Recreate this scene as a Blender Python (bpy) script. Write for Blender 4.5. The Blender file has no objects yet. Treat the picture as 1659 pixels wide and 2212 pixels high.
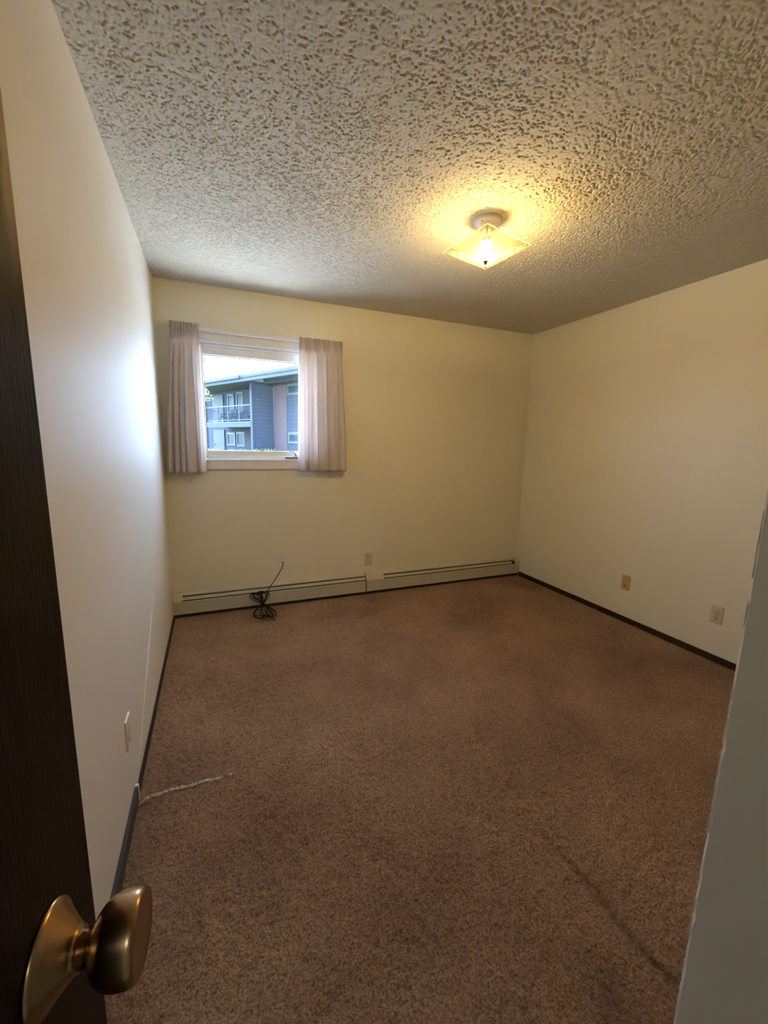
import bpy, bmesh, math, random
import numpy as np
from mathutils import Vector, Matrix

random.seed(4)
rng = np.random.default_rng(7)
S = bpy.context.scene
COL = S.collection

# ------------------------------------------------------------------ camera
FPX, YAW, PITCH, ROLL = 890.4, 0.3954, -0.1655, 0.0215
CAM = Vector((0.3232, -3.4027, 1.3581))
fw = Vector((math.sin(YAW) * math.cos(PITCH), math.cos(YAW) * math.cos(PITCH), math.sin(PITCH)))
rt = Vector((math.cos(YAW), -math.sin(YAW), 0)); up = rt.cross(fw)
r2 = rt * math.cos(ROLL) + up * math.sin(ROLL); u2 = -rt * math.sin(ROLL) + up * math.cos(ROLL)
cd = bpy.data.cameras.new('camera'); cam = bpy.data.objects.new('camera', cd); COL.objects.link(cam)
cam.matrix_world = Matrix(((r2.x, u2.x, -fw.x, CAM.x), (r2.y, u2.y, -fw.y, CAM.y), (r2.z, u2.z, -fw.z, CAM.z), (0, 0, 0, 1)))
cd.sensor_fit = 'HORIZONTAL'; cd.sensor_width = 36; cd.lens = FPX / 1659 * 36; cd.clip_start = 0.01; cd.clip_end = 500
S.camera = cam

# ------------------------------------------------------------------ sky, sun, lamp levels, exposure
SKY_HORIZON, SKY_ZENITH, SKY_STRENGTH = (0.50, 0.70, 1.0), (0.38, 0.56, 1.0), 16.0
SUN_STRENGTH, SUN_COLOR = 100.0, (1.0, 0.95, 0.88)
LAMP_POWER, LAMP_COLOR = 23.0, (1.0, 0.66, 0.24)
HALL_FILL_POWER, HALL_FILL_COLOR = 7.5, (0.82, 0.92, 1.0)
w = bpy.data.worlds.new('sky'); S.world = w; w.use_nodes = True
nt = w.node_tree; nt.nodes.clear()
tc = nt.nodes.new('ShaderNodeTexCoord'); sx = nt.nodes.new('ShaderNodeSeparateXYZ'); rp = nt.nodes.new('ShaderNodeValToRGB')
bg = nt.nodes.new('ShaderNodeBackground'); wo = nt.nodes.new('ShaderNodeOutputWorld')
nt.links.new(tc.outputs['Generated'], sx.inputs[0]); nt.links.new(sx.outputs['Z'], rp.inputs[0])
rp.color_ramp.elements[0].color = (*SKY_HORIZON, 1); rp.color_ramp.elements[1].color = (*SKY_ZENITH, 1)
nt.links.new(rp.outputs[0], bg.inputs[0]); bg.inputs[1].default_value = SKY_STRENGTH
nt.links.new(bg.outputs[0], wo.inputs[0])
sd = bpy.data.lights.new('sun', 'SUN'); sd.energy = SUN_STRENGTH; sd.color = SUN_COLOR; sd.angle = 0.009
sun = bpy.data.objects.new('sun', sd); COL.objects.link(sun)
sdir = Vector((0.30 * math.cos(math.radians(60)), 0.954 * math.cos(math.radians(60)), math.sin(math.radians(60))))
sun.rotation_euler = sdir.to_track_quat('Z', 'Y').to_euler(); sun.location = (3, 12, 15)
S.view_settings.view_transform = 'Standard'; S.view_settings.look = 'None'
S.view_settings.exposure = 0.45; S.view_settings.gamma = 1.0; S.view_settings.use_curve_mapping = False

# ------------------------------------------------------------------ helpers
class MB:
    """collects simple shapes into one mesh"""
    def __init__(s): s.v = []; s.f = []; s.sm = []
    def add(s, vs, fs, smooth=False):
        o = len(s.v); s.v += [tuple(v) for v in vs]
        for f in fs: s.f.append(tuple(i + o for i in f)); s.sm.append(smooth)
        return s
    def box(s, x0, x1, y0, y1, z0, z1, M=None, bev=0.0):
        if bev:
            bm = bmesh.new(); bmesh.ops.create_cube(bm, size=1)
            for v in bm.verts:
                v.co = Vector(((x0 + x1) / 2 + v.co.x * (x1 - x0), (y0 + y1) / 2 + v.co.y * (y1 - y0), (z0 + z1) / 2 + v.co.z * (z1 - z0)))
            bmesh.ops.bevel(bm, geom=bm.edges[:], offset=bev, segments=2, profile=0.5, affect='EDGES')
            bm.verts.ensure_lookup_table(); bm.verts.index_update()
            vs = [v.co.copy() for v in bm.verts]; fs = [[v.index for v in f.verts] for f in bm.faces]; bm.free()
        else:
            vs = [Vector(p) for p in ((x0, y0, z0), (x1, y0, z0), (x1, y1, z0), (x0, y1, z0), (x0, y0, z1), (x1, y0, z1), (x1, y1, z1), (x0, y1, z1))]
            fs = [(0, 3, 2, 1), (4, 5, 6, 7), (0, 1, 5, 4), (1, 2, 6, 5), (2, 3, 7, 6), (3, 0, 4, 7)]
        if M: vs = [M @ v for v in vs]
        return s.add(vs, fs)
    def lathe(s, prof, M=None, n=32, smooth=True):
        """profile of (radius, height) turned about local Z"""
        vs = []; fs = []
        for r, h in prof:
            for k in range(n):
                a = 2 * math.pi * k / n; vs.append(Vector((r * math.cos(a), r * math.sin(a), h)))
        for i in range(len(prof) - 1):
            for k in range(n):
                fs.append((i * n + k, i * n + (k + 1) % n, (i + 1) * n + (k + 1) % n, (i + 1) * n + k))
        fs.append(tuple(reversed(range(n)))); fs.append(tuple(range((len(prof) - 1) * n, len(prof) * n)))
        if M: vs = [M @ v for v in vs]
        return s.add(vs, fs, smooth)
    def tube(s, pts, r, n=8, closed=False):
        pts = [Vector(p) for p in pts]; m = len(pts); vs = []; fs = []
        prev = None
        for i, p in enumerate(pts):
            a = pts[(i - 1) % m] if (i > 0 or closed) else p; b = pts[(i + 1) % m] if (i < m - 1 or closed) else p
            t = (b - a).normalized()
            if prev is None:
                q = Vector((0, 0, 1)) if abs(t.z) < 0.9 else Vector((1, 0, 0)); nrm = t.cross(q).normalized()
            else:
                nrm = (prev - t * prev.dot(t)).normalized()
            prev = nrm; bn = t.cross(nrm); rr = r[i] if isinstance(r, (list, tuple)) else r
            for k in range(n):
                ang = 2 * math.pi * k / n; vs.append(p + nrm * (rr * math.cos(ang)) + bn * (rr * math.sin(ang)))
        for i in range(m if closed else m - 1):
            for k in range(n):
                j = (i + 1) % m; fs.append((i * n + k, i * n + (k + 1) % n, j * n + (k + 1) % n, j * n + k))
        if not closed: fs.append(tuple(reversed(range(n)))); fs.append(tuple(range((m - 1) * n, m * n)))
        return s.add(vs, fs, True)
    def prism(s, poly, x0, x1, axis='x', M=None):
        """polygon extruded along an axis; poly is (a, b) in the two other axes"""
        n = len(poly); mk = {'x': lambda c, a, b: (c, a, b), 'y': lambda c, a, b: (a, c, b), 'z': lambda c, a, b: (a, b, c)}[axis]
        vs = [Vector(mk(x0, *q)) for q in poly] + [Vector(mk(x1, *q)) for q in poly]
        fs = [tuple(range(n)), tuple(reversed(range(n, 2 * n)))] + [(i, i + n, (i + 1) % n + n, (i + 1) % n) for i in range(n)]
        if M: vs = [M @ v for v in vs]
        return s.add(vs, fs)
    def grid(s, fn, nu, nv, smooth=True):
        vs = [fn(i / nu, j / nv) for j in range(nv + 1) for i in range(nu + 1)]
        fs = [(j * (nu + 1) + i, j * (nu + 1) + i + 1, (j + 1) * (nu + 1) + i + 1, (j + 1) * (nu + 1) + i) for j in range(nv) for i in range(nu)]
        return s.add(vs, fs, smooth)
    def build(s, name, mat, parent=None, **props):
        me = bpy.data.meshes.new(name); me.from_pydata(s.v, [], s.f)
        me.polygons.foreach_set('use_smooth', s.sm)
        bm = bmesh.new(); bm.from_mesh(me); bmesh.ops.recalc_face_normals(bm, faces=bm.faces[:]); bm.to_mesh(me); bm.free()
        me.materials.append(mat); me.update()
        o = bpy.data.objects.new(name, me); COL.objects.link(o)
        if parent: o.parent = parent
        for k, v in props.items(): o[k] = v
        return o

def empty(name, loc=(0, 0, 0), rz=0.0, parent=None, **props):
    o = bpy.data.objects.new(name, None); COL.objects.link(o); o.location = loc; o.rotation_euler = (0, 0, rz)
    o.empty_display_size = 0.1
    if parent: o.parent = parent
    for k, v in props.items(): o[k] = v
    return o
def shift(x, y, z): return Matrix.Translation((x, y, z))

def field(ny, nx, sigma):
    """smooth random field, unit variance, sigma in cells"""
    a = rng.standard_normal((ny, nx)); fy = np.fft.fftfreq(ny)[:, None]; fx = np.fft.rfftfreq(nx)[None, :]
    k = np.exp(-2 * (math.pi * sigma) ** 2 * (fy ** 2 + fx ** 2))
    b = np.fft.irfft2(np.fft.rfft2(a) * k, s=(ny, nx)); return b / b.std()
def sstep(a, b, x):
    t = np.clip((x - a) / (b - a), 0, 1); return t * t * (3 - 2 * t)
def relief(name, x0, x1, y0, y1, Z, mat, flip=False):
    """a large relief surface: a fine grid of quads at heights Z[ny, nx]"""
    ny, nx = Z.shape
    X, Y = np.meshgrid(np.linspace(x0, x1, nx), np.linspace(y0, y1, ny))
    co = np.stack([X, Y, Z], -1).reshape(-1, 3).astype(np.float32)
    i = (np.arange(ny - 1)[:, None] * nx + np.arange(nx - 1)[None, :]).reshape(-1)
    q = np.stack([i, i + 1, i + 1 + nx, i + nx] if not flip else [i, i + nx, i + 1 + nx, i + 1], -1).astype(np.int32)
    me = bpy.data.meshes.new(name); me.vertices.add(len(co)); me.vertices.foreach_set('co', co.ravel())
    me.loops.add(q.size); me.loops.foreach_set('vertex_index', q.ravel())
    me.polygons.add(len(q)); me.polygons.foreach_set('loop_start', np.arange(0, q.size, 4, dtype=np.int32))
    me.polygons.foreach_set('use_smooth', np.ones(len(q), dtype=bool))
    me.update(calc_edges=True); me.materials.append(mat)
    o = bpy.data.objects.new(name, me); COL.objects.link(o); return o

# ------------------------------------------------------------------ materials
class NT:
    def __init__(s, name):
        s.m = bpy.data.materials.new(name); s.m.use_nodes = True; s.t = s.m.node_tree
        s.b = s.t.nodes['Principled BSDF']; s.o = s.t.nodes['Material Output']; s.c = None
    def n(s, kind, **kw):
        x = s.t.nodes.new('ShaderNode' + kind)
        for k, v in kw.items():
            if k in ('operation', 'blend_type', 'data_type', 'bands_direction', 'wave_type', 'feature', 'noise_dimensions'): setattr(x, k, v)
            else: x.inputs[k.replace('_', ' ')].default_value = v
        return x
    def l(s, a, b): s.t.links.new(a, b)
    def co(s, scale=(1, 1, 1)):
        if s.c is None: s.c = s.n('TexCoord')
        if scale == (1, 1, 1): return s.c.outputs['Object']
        m = s.n('Mapping', Scale=scale); s.l(s.c.outputs['Object'], m.inputs[0]); return m.outputs[0]
    def noise(s, scale, detail=3, rough=0.55, sc=(1, 1, 1)):
        x = s.n('TexNoise', Scale=scale, Detail=detail, Roughness=rough); s.l(s.co(sc), x.inputs['Vector']); return x.outputs['Fac']
    def ramp(s, fac, stops):
        r = s.n('ValToRGB'); e = r.color_ramp.elements
        while len(e) < len(stops): e.new(0.5)
        for q, (p, c) in zip(e, stops): q.position = p; q.color = (*c, 1) if len(c) == 3 else c
        s.l(fac, r.inputs[0]); return r.outputs[0]
    def mix(s, fac, a, b, mode='MIX'):
        x = s.n('MixRGB', blend_type=mode)
        for i, v in enumerate((fac, a, b)):
            if hasattr(v, 'is_output'): s.l(v, x.inputs[i])
            else: x.inputs[i].default_value = v if i == 0 else (*v, 1)
        return x.outputs[0]
    def bump(s, fac, strength, dist, prev=None):
        x = s.n('Bump', Strength=strength, Distance=dist); s.l(fac, x.inputs['Height'])
        if prev: s.l(prev, x.inputs['Normal'])
        return x.outputs[0]
    def math(s, op, a, b=0.0, c=None):
        x = s.n('Math', operation=op)
        for i, v in enumerate((a, b) if c is None else (a, b, c)):
            if hasattr(v, 'is_output'): s.l(v, x.inputs[i])
            else: x.inputs[i].default_value = v
        return x.outputs[0]
    def fin(s, col=None, rough=None, normal=None, metal=0.0, spec=0.5):
        for k, v in (('Base Color', col), ('Roughness', rough), ('Normal', normal)):
            if v is None: continue
            if hasattr(v, 'is_output'): s.l(v, s.b.inputs[k])
            else: s.b.inputs[k].default_value = (*v, 1) if isinstance(v, tuple) else v
        s.b.inputs['Metallic'].default_value = metal; s.b.inputs['Specular IOR Level'].default_value = spec
        return s.m

def plain(name, col, rough=0.5, metal=0.0, spec=0.5, var=0.06, scale=30, bump=0.0, bscale=200):
    t = NT(name); a = tuple(c * (1 - var) for c in col); b = tuple(min(1, c * (1 + var)) for c in col)
    c = t.ramp(t.noise(scale), [(0.3, a), (0.7, b)])
    return t.fin(c, rough, t.bump(t.noise(bscale), bump, 0.001) if bump else None, metal, spec)

def wall_paint(name, col, rough, spec):
    t = NT(name)
    c = t.ramp(t.noise(2.2, 4), [(0.3, tuple(x * 0.96 for x in col)), (0.7, col)])
    nb = t.bump(t.noise(420, 2), 0.25, 0.0006)
    nb = t.bump(t.noise(5.0, 2, 0.4, (1, 1, 0.45)), 0.35, 0.010, nb)
    return t.fin(c, rough, nb, 0, spec)
M_wall = wall_paint('cream_wall_paint', (0.755, 0.73, 0.595), 0.42, 0.45)
M_wall_gloss = wall_paint('cream_semigloss_paint', (0.75, 0.735, 0.66), 0.50, 0.75)
_b = M_wall_gloss.node_tree.nodes['Principled BSDF']; _b.inputs['Coat Weight'].default_value = 1.0; _b.inputs['Coat Roughness'].default_value = 0.70

t = NT('popcorn_plaster')
M_ceil = t.fin(t.ramp(t.noise(3, 3), [(0.3, (0.60, 0.575, 0.49)), (0.7, (0.64, 0.615, 0.53))]), 0.9, t.bump(t.noise(330, 3), 0.4, 0.0015), 0, 0.2)

t = NT('brown_carpet')
big = t.ramp(t.noise(1.5, 4, 0.6), [(0.30, (0.200, 0.116, 0.073)), (0.50, (0.290, 0.181, 0.112)), (0.72, (0.365, 0.240, 0.152))])
fib = t.ramp(t.noise(150, 3, 0.7), [(0.34, (0.42, 0.42, 0.42)), (0.66, (1.48, 1.48, 1.48))])
c = t.mix(1.0, big, fib, 'MULTIPLY')
sxyz = t.n('SeparateXYZ'); t.l(t.co(), sxyz.inputs[0])
wob = t.math('MULTIPLY', t.math('SUBTRACT', t.noise(6, 3), 0.5), 0.09)
dx = t.math('ABSOLUTE', t.math('SUBTRACT', t.math('ADD', sxyz.outputs['X'], wob), 1.362))
ln = t.math('SUBTRACT', 1.0, t.math('DIVIDE', dx, 0.022)); ln = t.math('MAXIMUM', ln, 0.0)
yr = t.n('MapRange'); t.l(sxyz.outputs['Y'], yr.inputs[0]); yr.inputs[1].default_value = -2.35; yr.inputs[2].default_value = -2.6
y2 = t.n('MapRange'); t.l(sxyz.outputs['Y'], y2.inputs[0]); y2.inputs[1].default_value = -3.02; y2.inputs[2].default_value = -2.9
ln = t.math('MULTIPLY', t.math('MULTIPLY', ln, yr.outputs[0]), y2.outputs[0])
ln = t.math('MULTIPLY', ln, t.math('MULTIPLY', t.noise(40, 3), 1.1))
c = t.mix(ln, c, (0.040, 0.030, 0.022))
vd = t.n('VectorMath', operation='DISTANCE'); vm = t.n('Mapping', Scale=(1, 0.8, 1)); t.l(t.c.outputs['Object'], vm.inputs[0])
t.l(vm.outputs[0], vd.inputs[0]); vd.inputs[1].default_value = (1.19, -2.29, 0)
bl = t.math('MAXIMUM', t.math('SUBTRACT', 1.0, t.math('DIVIDE', vd.outputs['Value'], 0.10)), 0.0)
c = t.mix(t.math('MULTIPLY', bl, t.math('MULTIPLY', t.noise(30, 3), 1.0)), c, (0.06, 0.042, 0.032))
M_carpet = t.fin(c, 1.0, t.bump(t.noise(190, 3, 0.7), 1.0, 0.008), 0, 0.05)
t.b.inputs['Sheen Weight'].default_value = 0.08; t.b.inputs['Sheen Roughness'].default_value = 0.6

M_fringe = plain('frayed_backing', (0.88, 0.84, 0.80), 0.9, spec=0.1)
M_white = plain('white_painted_trim', (0.78, 0.77, 0.75), 0.35, var=0.03)
M_vinyl = plain('white_window_vinyl', (0.84, 0.87, 0.89), 0.3, var=0.02)
M_rubber = plain('black_window_gasket', (0.03, 0.03, 0.035), 0.6)
M_chrome = plain('grey_crank_metal', (0.42, 0.42, 0.44), 0.35, metal=0.9)
M_heater = plain('beige_heater_enamel', (0.50, 0.48, 0.39), 0.38, var=0.03, scale=6)
M_dark = plain('dark_gap', (0.018, 0.014, 0.012), 0.8)
M_base = plain('dark_brown_base', (0.030, 0.019, 0.014), 0.75, spec=0.2)
M_base_grey = plain('dark_grey_base', (0.055, 0.050, 0.048), 0.7, spec=0.25)
M_plate_w = plain('white_plate', (0.72, 0.70, 0.66), 0.3, var=0.02)
M_plate_i = plain('ivory_plate', (0.58, 0.52, 0.40), 0.35, var=0.02)
M_plate_t = plain('tan_plate', (0.48, 0.34, 0.14), 0.4, var=0.03)
M_slot = plain('dark_slot', (0.02, 0.016, 0.014), 0.7)
M_screw = plain('steel_screw', (0.35, 0.33, 0.30), 0.4, metal=0.8)
M_cable = plain('black_cable', (0.008, 0.0075, 0.0075), 0.6, spec=0.25)
M_conn = plain('nickel_connector', (0.7, 0.68, 0.64), 0.25, metal=1.0)
M_cord = plain('cream_cord', (0.92, 0.87, 0.74), 0.5)
M_plaster = plain('chipped_plaster', (0.86, 0.84, 0.80), 0.7, var=0.1, scale=120)

t = NT('dark_stained_wood')
g = t.noise(9, 6, 0.65, (6, 6, 0.55)); g2 = t.noise(60, 3, 0.6, (6, 6, 0.35))
c = t.ramp(g, [(0.30, (0.004, 0.0024, 0.0022)), (0.55, (0.010, 0.0056, 0.0050)), (0.75, (0.020, 0.0115, 0.0095))])
c = t.mix(0.5, c, t.ramp(g2, [(0.35, (0.4, 0.4, 0.4)), (0.65, (1.3, 1.3, 1.3))]), 'MULTIPLY')
sz = t.n('SeparateXYZ'); t.l(t.co(), sz.inputs[0])                      # pale strip by the free edge: grazing reflection painted into the colour
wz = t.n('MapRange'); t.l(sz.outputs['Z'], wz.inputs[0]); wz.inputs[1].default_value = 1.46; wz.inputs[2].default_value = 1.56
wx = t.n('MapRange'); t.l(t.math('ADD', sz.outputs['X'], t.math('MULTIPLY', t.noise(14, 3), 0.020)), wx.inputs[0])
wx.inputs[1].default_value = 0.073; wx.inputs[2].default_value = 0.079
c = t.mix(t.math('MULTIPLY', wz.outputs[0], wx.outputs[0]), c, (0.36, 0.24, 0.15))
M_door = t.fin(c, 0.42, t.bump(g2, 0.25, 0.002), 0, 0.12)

t = NT('antique_brass')
c = t.ramp(t.noise(40, 4, 0.6), [(0.3, (0.36, 0.22, 0.105)), (0.7, (0.42, 0.26, 0.13))])
M_brass = t.fin(c, 0.27, None, 1.0)
M_brass_dark = plain('dark_finial', (0.10, 0.07, 0.04), 0.35, metal=0.8)

def cloth(name, col, tr):
    t = NT(name); wv = t.noise(900, 2, 0.6, (1, 1, 0.4))
    c = t.ramp(wv, [(0.3, tuple(x * 0.93 for x in col)), (0.7, col)])
    t.fin(c, 0.95, t.bump(wv, 0.3, 0.0005), 0, 0.1)
    tl = t.n('BsdfTranslucent'); t.l(c, tl.inputs[0]); mx = t.n('MixShader'); mx.inputs[0].default_value = tr
    t.l(t.b.outputs[0], mx.inputs[1]); t.l(tl.outputs[0], mx.inputs[2]); t.l(mx.outputs[0], t.o.inputs[0]); return t.m
M_cloth = cloth('cream_curtain_cloth', (0.84, 0.77, 0.74), 0.32)
M_hem = cloth('cream_curtain_hem', (0.80, 0.72, 0.68), 0.2)

def glassy(name, tint, gloss):
    t = NT(name); t.t.nodes.remove(t.b)
    tr = t.n('BsdfTransparent', Color=(*tint, 1)); gl = t.n('BsdfGlossy', Roughness=0.02); fr = t.n('Fresnel', IOR=1.45)
    mx = t.n('MixShader'); ge = t.n('NewGeometry'); t.l(t.math('MULTIPLY', t.math('MULTIPLY', fr.outputs[0], gloss), t.math('SUBTRACT', 1.0, ge.outputs['Backfacing'])), mx.inputs[0]); t.l(tr.outputs[0], mx.inputs[1]); t.l(gl.outputs[0], mx.inputs[2])
    t.l(mx.outputs[0], t.o.inputs[0]); return t.m
M_glass = glassy('clear_window_glass', (0.95, 0.97, 0.98), 0.8)

t = NT('frosted_shade_glass'); t.t.nodes.remove(t.b)
tl = t.n('BsdfTranslucent', Color=(0.95, 0.92, 0.84, 1)); df = t.n('BsdfDiffuse', Color=(0.85, 0.82, 0.74, 1)); tr = t.n('BsdfTransparent', Color=(0.84, 0.80, 0.68, 1))
m1 = t.n('MixShader'); m1.inputs[0].default_value = 0.35; t.l(tl.outputs[0], m1.inputs[1]); t.l(df.outputs[0], m1.inputs[2])
m2 = t.n('MixShader'); m2.inputs[0].default_value = 0.976; t.l(m1.outputs[0], m2.inputs[1]); t.l(tr.outputs[0], m2.inputs[2])
t.l(m2.outputs[0], t.o.inputs[0]); M_shade = t.m
t = NT('raised_white_glass'); t.t.nodes.remove(t.b)
tl = t.n('BsdfTranslucent', Color=(1, 0.97, 0.9, 1)); df = t.n('BsdfDiffuse', Color=(0.95, 0.93, 0.88, 1)); m1 = t.n('MixShader'); m1.inputs[0].default_value = 0.35
t.l(tl.outputs[0], m1.inputs[1]); t.l(df.outputs[0], m1.inputs[2]); tr = t.n('BsdfTransparent', Color=(1, 0.98, 0.94, 1)); m2 = t.n('MixShader'); m2.inputs[0].default_value = 0.80
t.l(m1.outputs[0], m2.inputs[1]); t.l(tr.outputs[0], m2.inputs[2]); t.l(m2.outputs[0], t.o.inputs[0]); M_relief = t.m
t = NT('lit_bulb'); t.t.nodes.remove(t.b); em = t.n('Emission', Color=(*LAMP_COLOR, 1), Strength=LAMP_POWER / (math.pi * 0.0050)); t.l(em.outputs[0], t.o.inputs[0]); M_bulb = t.m

# outdoors
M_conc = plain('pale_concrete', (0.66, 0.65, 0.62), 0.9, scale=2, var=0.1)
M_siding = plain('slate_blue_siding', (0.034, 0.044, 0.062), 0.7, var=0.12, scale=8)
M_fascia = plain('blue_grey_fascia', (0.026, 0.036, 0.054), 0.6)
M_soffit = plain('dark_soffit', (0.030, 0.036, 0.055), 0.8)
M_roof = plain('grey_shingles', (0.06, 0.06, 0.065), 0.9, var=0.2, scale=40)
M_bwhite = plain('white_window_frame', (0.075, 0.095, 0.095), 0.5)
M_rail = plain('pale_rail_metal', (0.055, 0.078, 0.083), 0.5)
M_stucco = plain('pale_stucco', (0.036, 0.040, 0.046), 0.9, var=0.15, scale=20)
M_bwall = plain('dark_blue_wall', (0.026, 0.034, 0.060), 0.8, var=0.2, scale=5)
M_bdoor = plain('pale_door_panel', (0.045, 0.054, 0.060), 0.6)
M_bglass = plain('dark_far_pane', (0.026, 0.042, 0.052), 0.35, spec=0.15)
M_chairp = plain('dark_patio_chair', (0.012, 0.016, 0.028), 0.6)
t = NT('pinkish_brick')
br = t.n('TexBrick', Scale=1.0, Mortar_Size=0.012, Brick_Width=0.22, Row_Height=0.075, Color1=(0.095, 0.055, 0.055, 1), Color2=(0.070, 0.045, 0.048, 1), Mortar=(0.10, 0.095, 0.10, 1))
sp = t.n('SeparateXYZ'); cb = t.n('CombineXYZ'); t.l(t.co(), sp.inputs[0]); t.l(sp.outputs['Y'], cb.inputs['X']); t.l(sp.outputs['Z'], cb.inputs['Y']); t.l(cb.outputs[0], br.inputs['Vector'])
M_brick = t.fin(br.outputs['Color'], 0.9, t.bump(br.outputs['Fac'], 0.5, -0.01))
M_leaf = plain('green_leaf', (0.10, 0.16, 0.05), 0.6, var=0.4, scale=3)
M_lawn = plain('mown_lawn', (0.035, 0.055, 0.018), 0.95, var=0.3, scale=1)
M_bark = plain('brown_bark', (0.07, 0.05, 0.035), 0.9)

# ------------------------------------------------------------------ room shell
W, H, YF, YD = 3.29, 2.44, -3.115, -3.80      # right wall, ceiling, front wall face, doorway wall
XN = 0.95                                     # the near wall at the right of the entry
OX0, OX1, OZ0, OZ1 = 0.235, 1.175, 1.197, 2.06  # window opening
m = MB(); T = 0.16
m.box(-0.2, OX0, 0, T, -0.3, 2.70); m.box(OX1, W + 0.2, 0, T, -0.3, 2.70); m.box(OX0, OX1, 0, T, -0.3, OZ0); m.box(OX0, OX1, 0, T, OZ1, 2.75)
m.build('wall_back', M_wall, kind='structure')
MB().box(-0.2, 0, -6.2, 0, -0.3, 2.70).build('wall_left', M_wall_gloss, kind='structure')
MB().box(W, W + 0.2, -6.2, 0, -0.3, 2.70).build('wall_right', M_wall, kind='structure')
MB().box(XN + 0.11, W, YF - 0.11, YF, 0, H + 0.02).build('wall_front', M_wall, kind='structure')
m = MB(); m.box(0, 0.045, YD - 0.11, YD, 0, H + 0.02); m.box(0.845, W, YD - 0.11, YD, 0, H + 0.02); m.box(0.045, 0.845, YD - 0.11, YD, 2.05, H + 0.02)
m.build('wall_doorway', M_wall, kind='structure')
MB().box(-0.2, W + 0.2, -6.3, -6.2, -0.3, 2.70).build('wall_hall', M_wall, kind='structure')
# near wall with a worn, nicked outer corner
nz = 150; zz = np.linspace(0, H + 0.02, nz)
nick = 0.0005 * rng.standard_normal(nz) + np.where(rng.random(nz) < 0.08, rng.random(nz) * 0.003, 0)
m = MB(); vs = []; fs = []
for k in range(nz):
    e = abs(float(nick[k]))
    vs += [(XN, YD, zz[k]), (XN, YF - 0.005 - e, zz[k]), (XN + 0.005 + e, YF - 0.0004, zz[k]), (XN + 0.115, YF - 0.0004, zz[k]), (XN + 0.115, YD, zz[k])]
for k in range(nz - 1):
    for i in range(5):
        j = (i + 1) % 5; fs.append((k * 5 + i, k * 5 + j, k * 5 + 5 + j, k * 5 + 5 + i))
fs += [(0, 1, 2, 3, 4), tuple((nz - 1) * 5 + i for i in (4, 3, 2, 1, 0))]
wn = m.add(vs, fs).build('wall_near', M_wall, kind='structure')
m = MB(); z = 0.0                                # bits of bare plaster showing along that corner
while z < H - 0.05:
    L = random.uniform(0.008, 0.055); dd = random.uniform(0.0006, 0.0011)
    if random.random() < 0.80:
        n = 5; pts = [(XN + 0.0021 + random.uniform(-.0002, .0002), YF - 0.0021 + random.uniform(-.0002, .0002), z + L * i / n) for i in range(n + 1)]
        m.tube(pts, [dd * 0.5] + [dd * random.uniform(0.7, 1.1) for _ in range(n - 1)] + [dd * 0.5], 6)
    z += L + random.uniform(0.0, 0.006)
m.build('plaster_chips', M_plaster, wn, kind='stuff', label='bare white plaster showing through along the chipped corner')

# popcorn ceiling: real relief, pits in a plateau
YC = -2.72                                     # fine relief over the room, a coarser strip towards the entry
nx, ny = 1080, 892
a = field(ny, nx, 0.78); b = field(ny, nx, 2.0); big = field(ny, nx, 45)
h = sstep(-1.55, -0.60, 0.95 * a + 0.25 * b + 0.20 * big) * 0.0024 + 0.0004 * a
relief('ceiling', -0.005, W + 0.005, YC, 0.005, (H - h), M_ceil, flip=True)['kind'] = 'structure'
a = field(120, 330, 0.8)
relief('ceiling', -0.005, W + 0.005, -3.82, YC, (H - 0.0014 - 0.0012 * a), M_ceil, flip=True)['kind'] = 'structure'
MB().box(-0.2, W + 0.2, -6.2, T, H + 0.004, 2.75).build('trim_1', M_ceil, kind='structure')      # slab over the room, entry and hall
# unseen eave, added over the window to keep the sun out
MB().box(-2.0, W + 2.0, T, T + 0.95, 2.62, 2.78).build('added_shade_eave', M_white, kind='structure')

# carpet: relief pile
nx, ny = 560, 650
a = field(ny, nx, 0.75); b = field(ny, nx, 2.2); c2 = field(ny, nx, 14)
hh = 0.0024 * a + 0.0007 * b + 0.0006 * c2
fl = relief('floor', -0.01, W + 0.01, -3.92, 0.01, hh, M_carpet); fl['kind'] = 'structure'
MB().box(-0.2, W + 0.2, -6.2, T, -0.3, -0.012).build('trim_3', M_conc, kind='structure')           # floor slab
m = MB()                                                              # frayed carpet seam from the left wall
xs = np.linspace(0.016, 0.352, 95)
for x in xs:
    y = -1.797 + 0.0025 * math.sin(x * 60) - (0.030 * max(0, 1 - (x - 0.016) / 0.05) ** 2)
    if x > 0.262 and random.random() < 0.35: continue
    if 0.305 < x < 0.33: continue
    for k in range(3):
        q = (x + random.uniform(-.004, .004), y + random.uniform(-.005, .005), 0.002)
        l = random.uniform(0.002, 0.007) * (1.0 if x < 0.26 else 0.7)
        m.tube([q, (q[0] + random.uniform(-.006, .006), q[1] + random.uniform(-.004, .004), 0.004 + l)], [0.0016, 0.0009], 4)
m.build('seam_fringe', M_fringe, fl, kind='stuff', label='pale frayed line where two pieces of brown carpet meet by the left wall')

# baseboards
MB().box(W - 0.012, W, YF, -0.066, 0, 0.045, bev=0.003).build('baseboard_right', M_base, kind='structure')
bl_ = MB().box(0, 0.012, -3.80, -1.80, 0, 0.062, bev=0.003).build('baseboard_left', M_base_grey, kind='structure')
MB().box(0.0005, 0.0135, -1.800, -1.788, 0.0, 0.066, bev=0.001).build('end_cap', M_white, bl_, label='pale bare cut end of the dark baseboard')
MB().box(0, 0.010, -1.787, -0.064, 0, 0.030, bev=0.003).build('baseboard_left', M_base, kind='structure')

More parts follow.
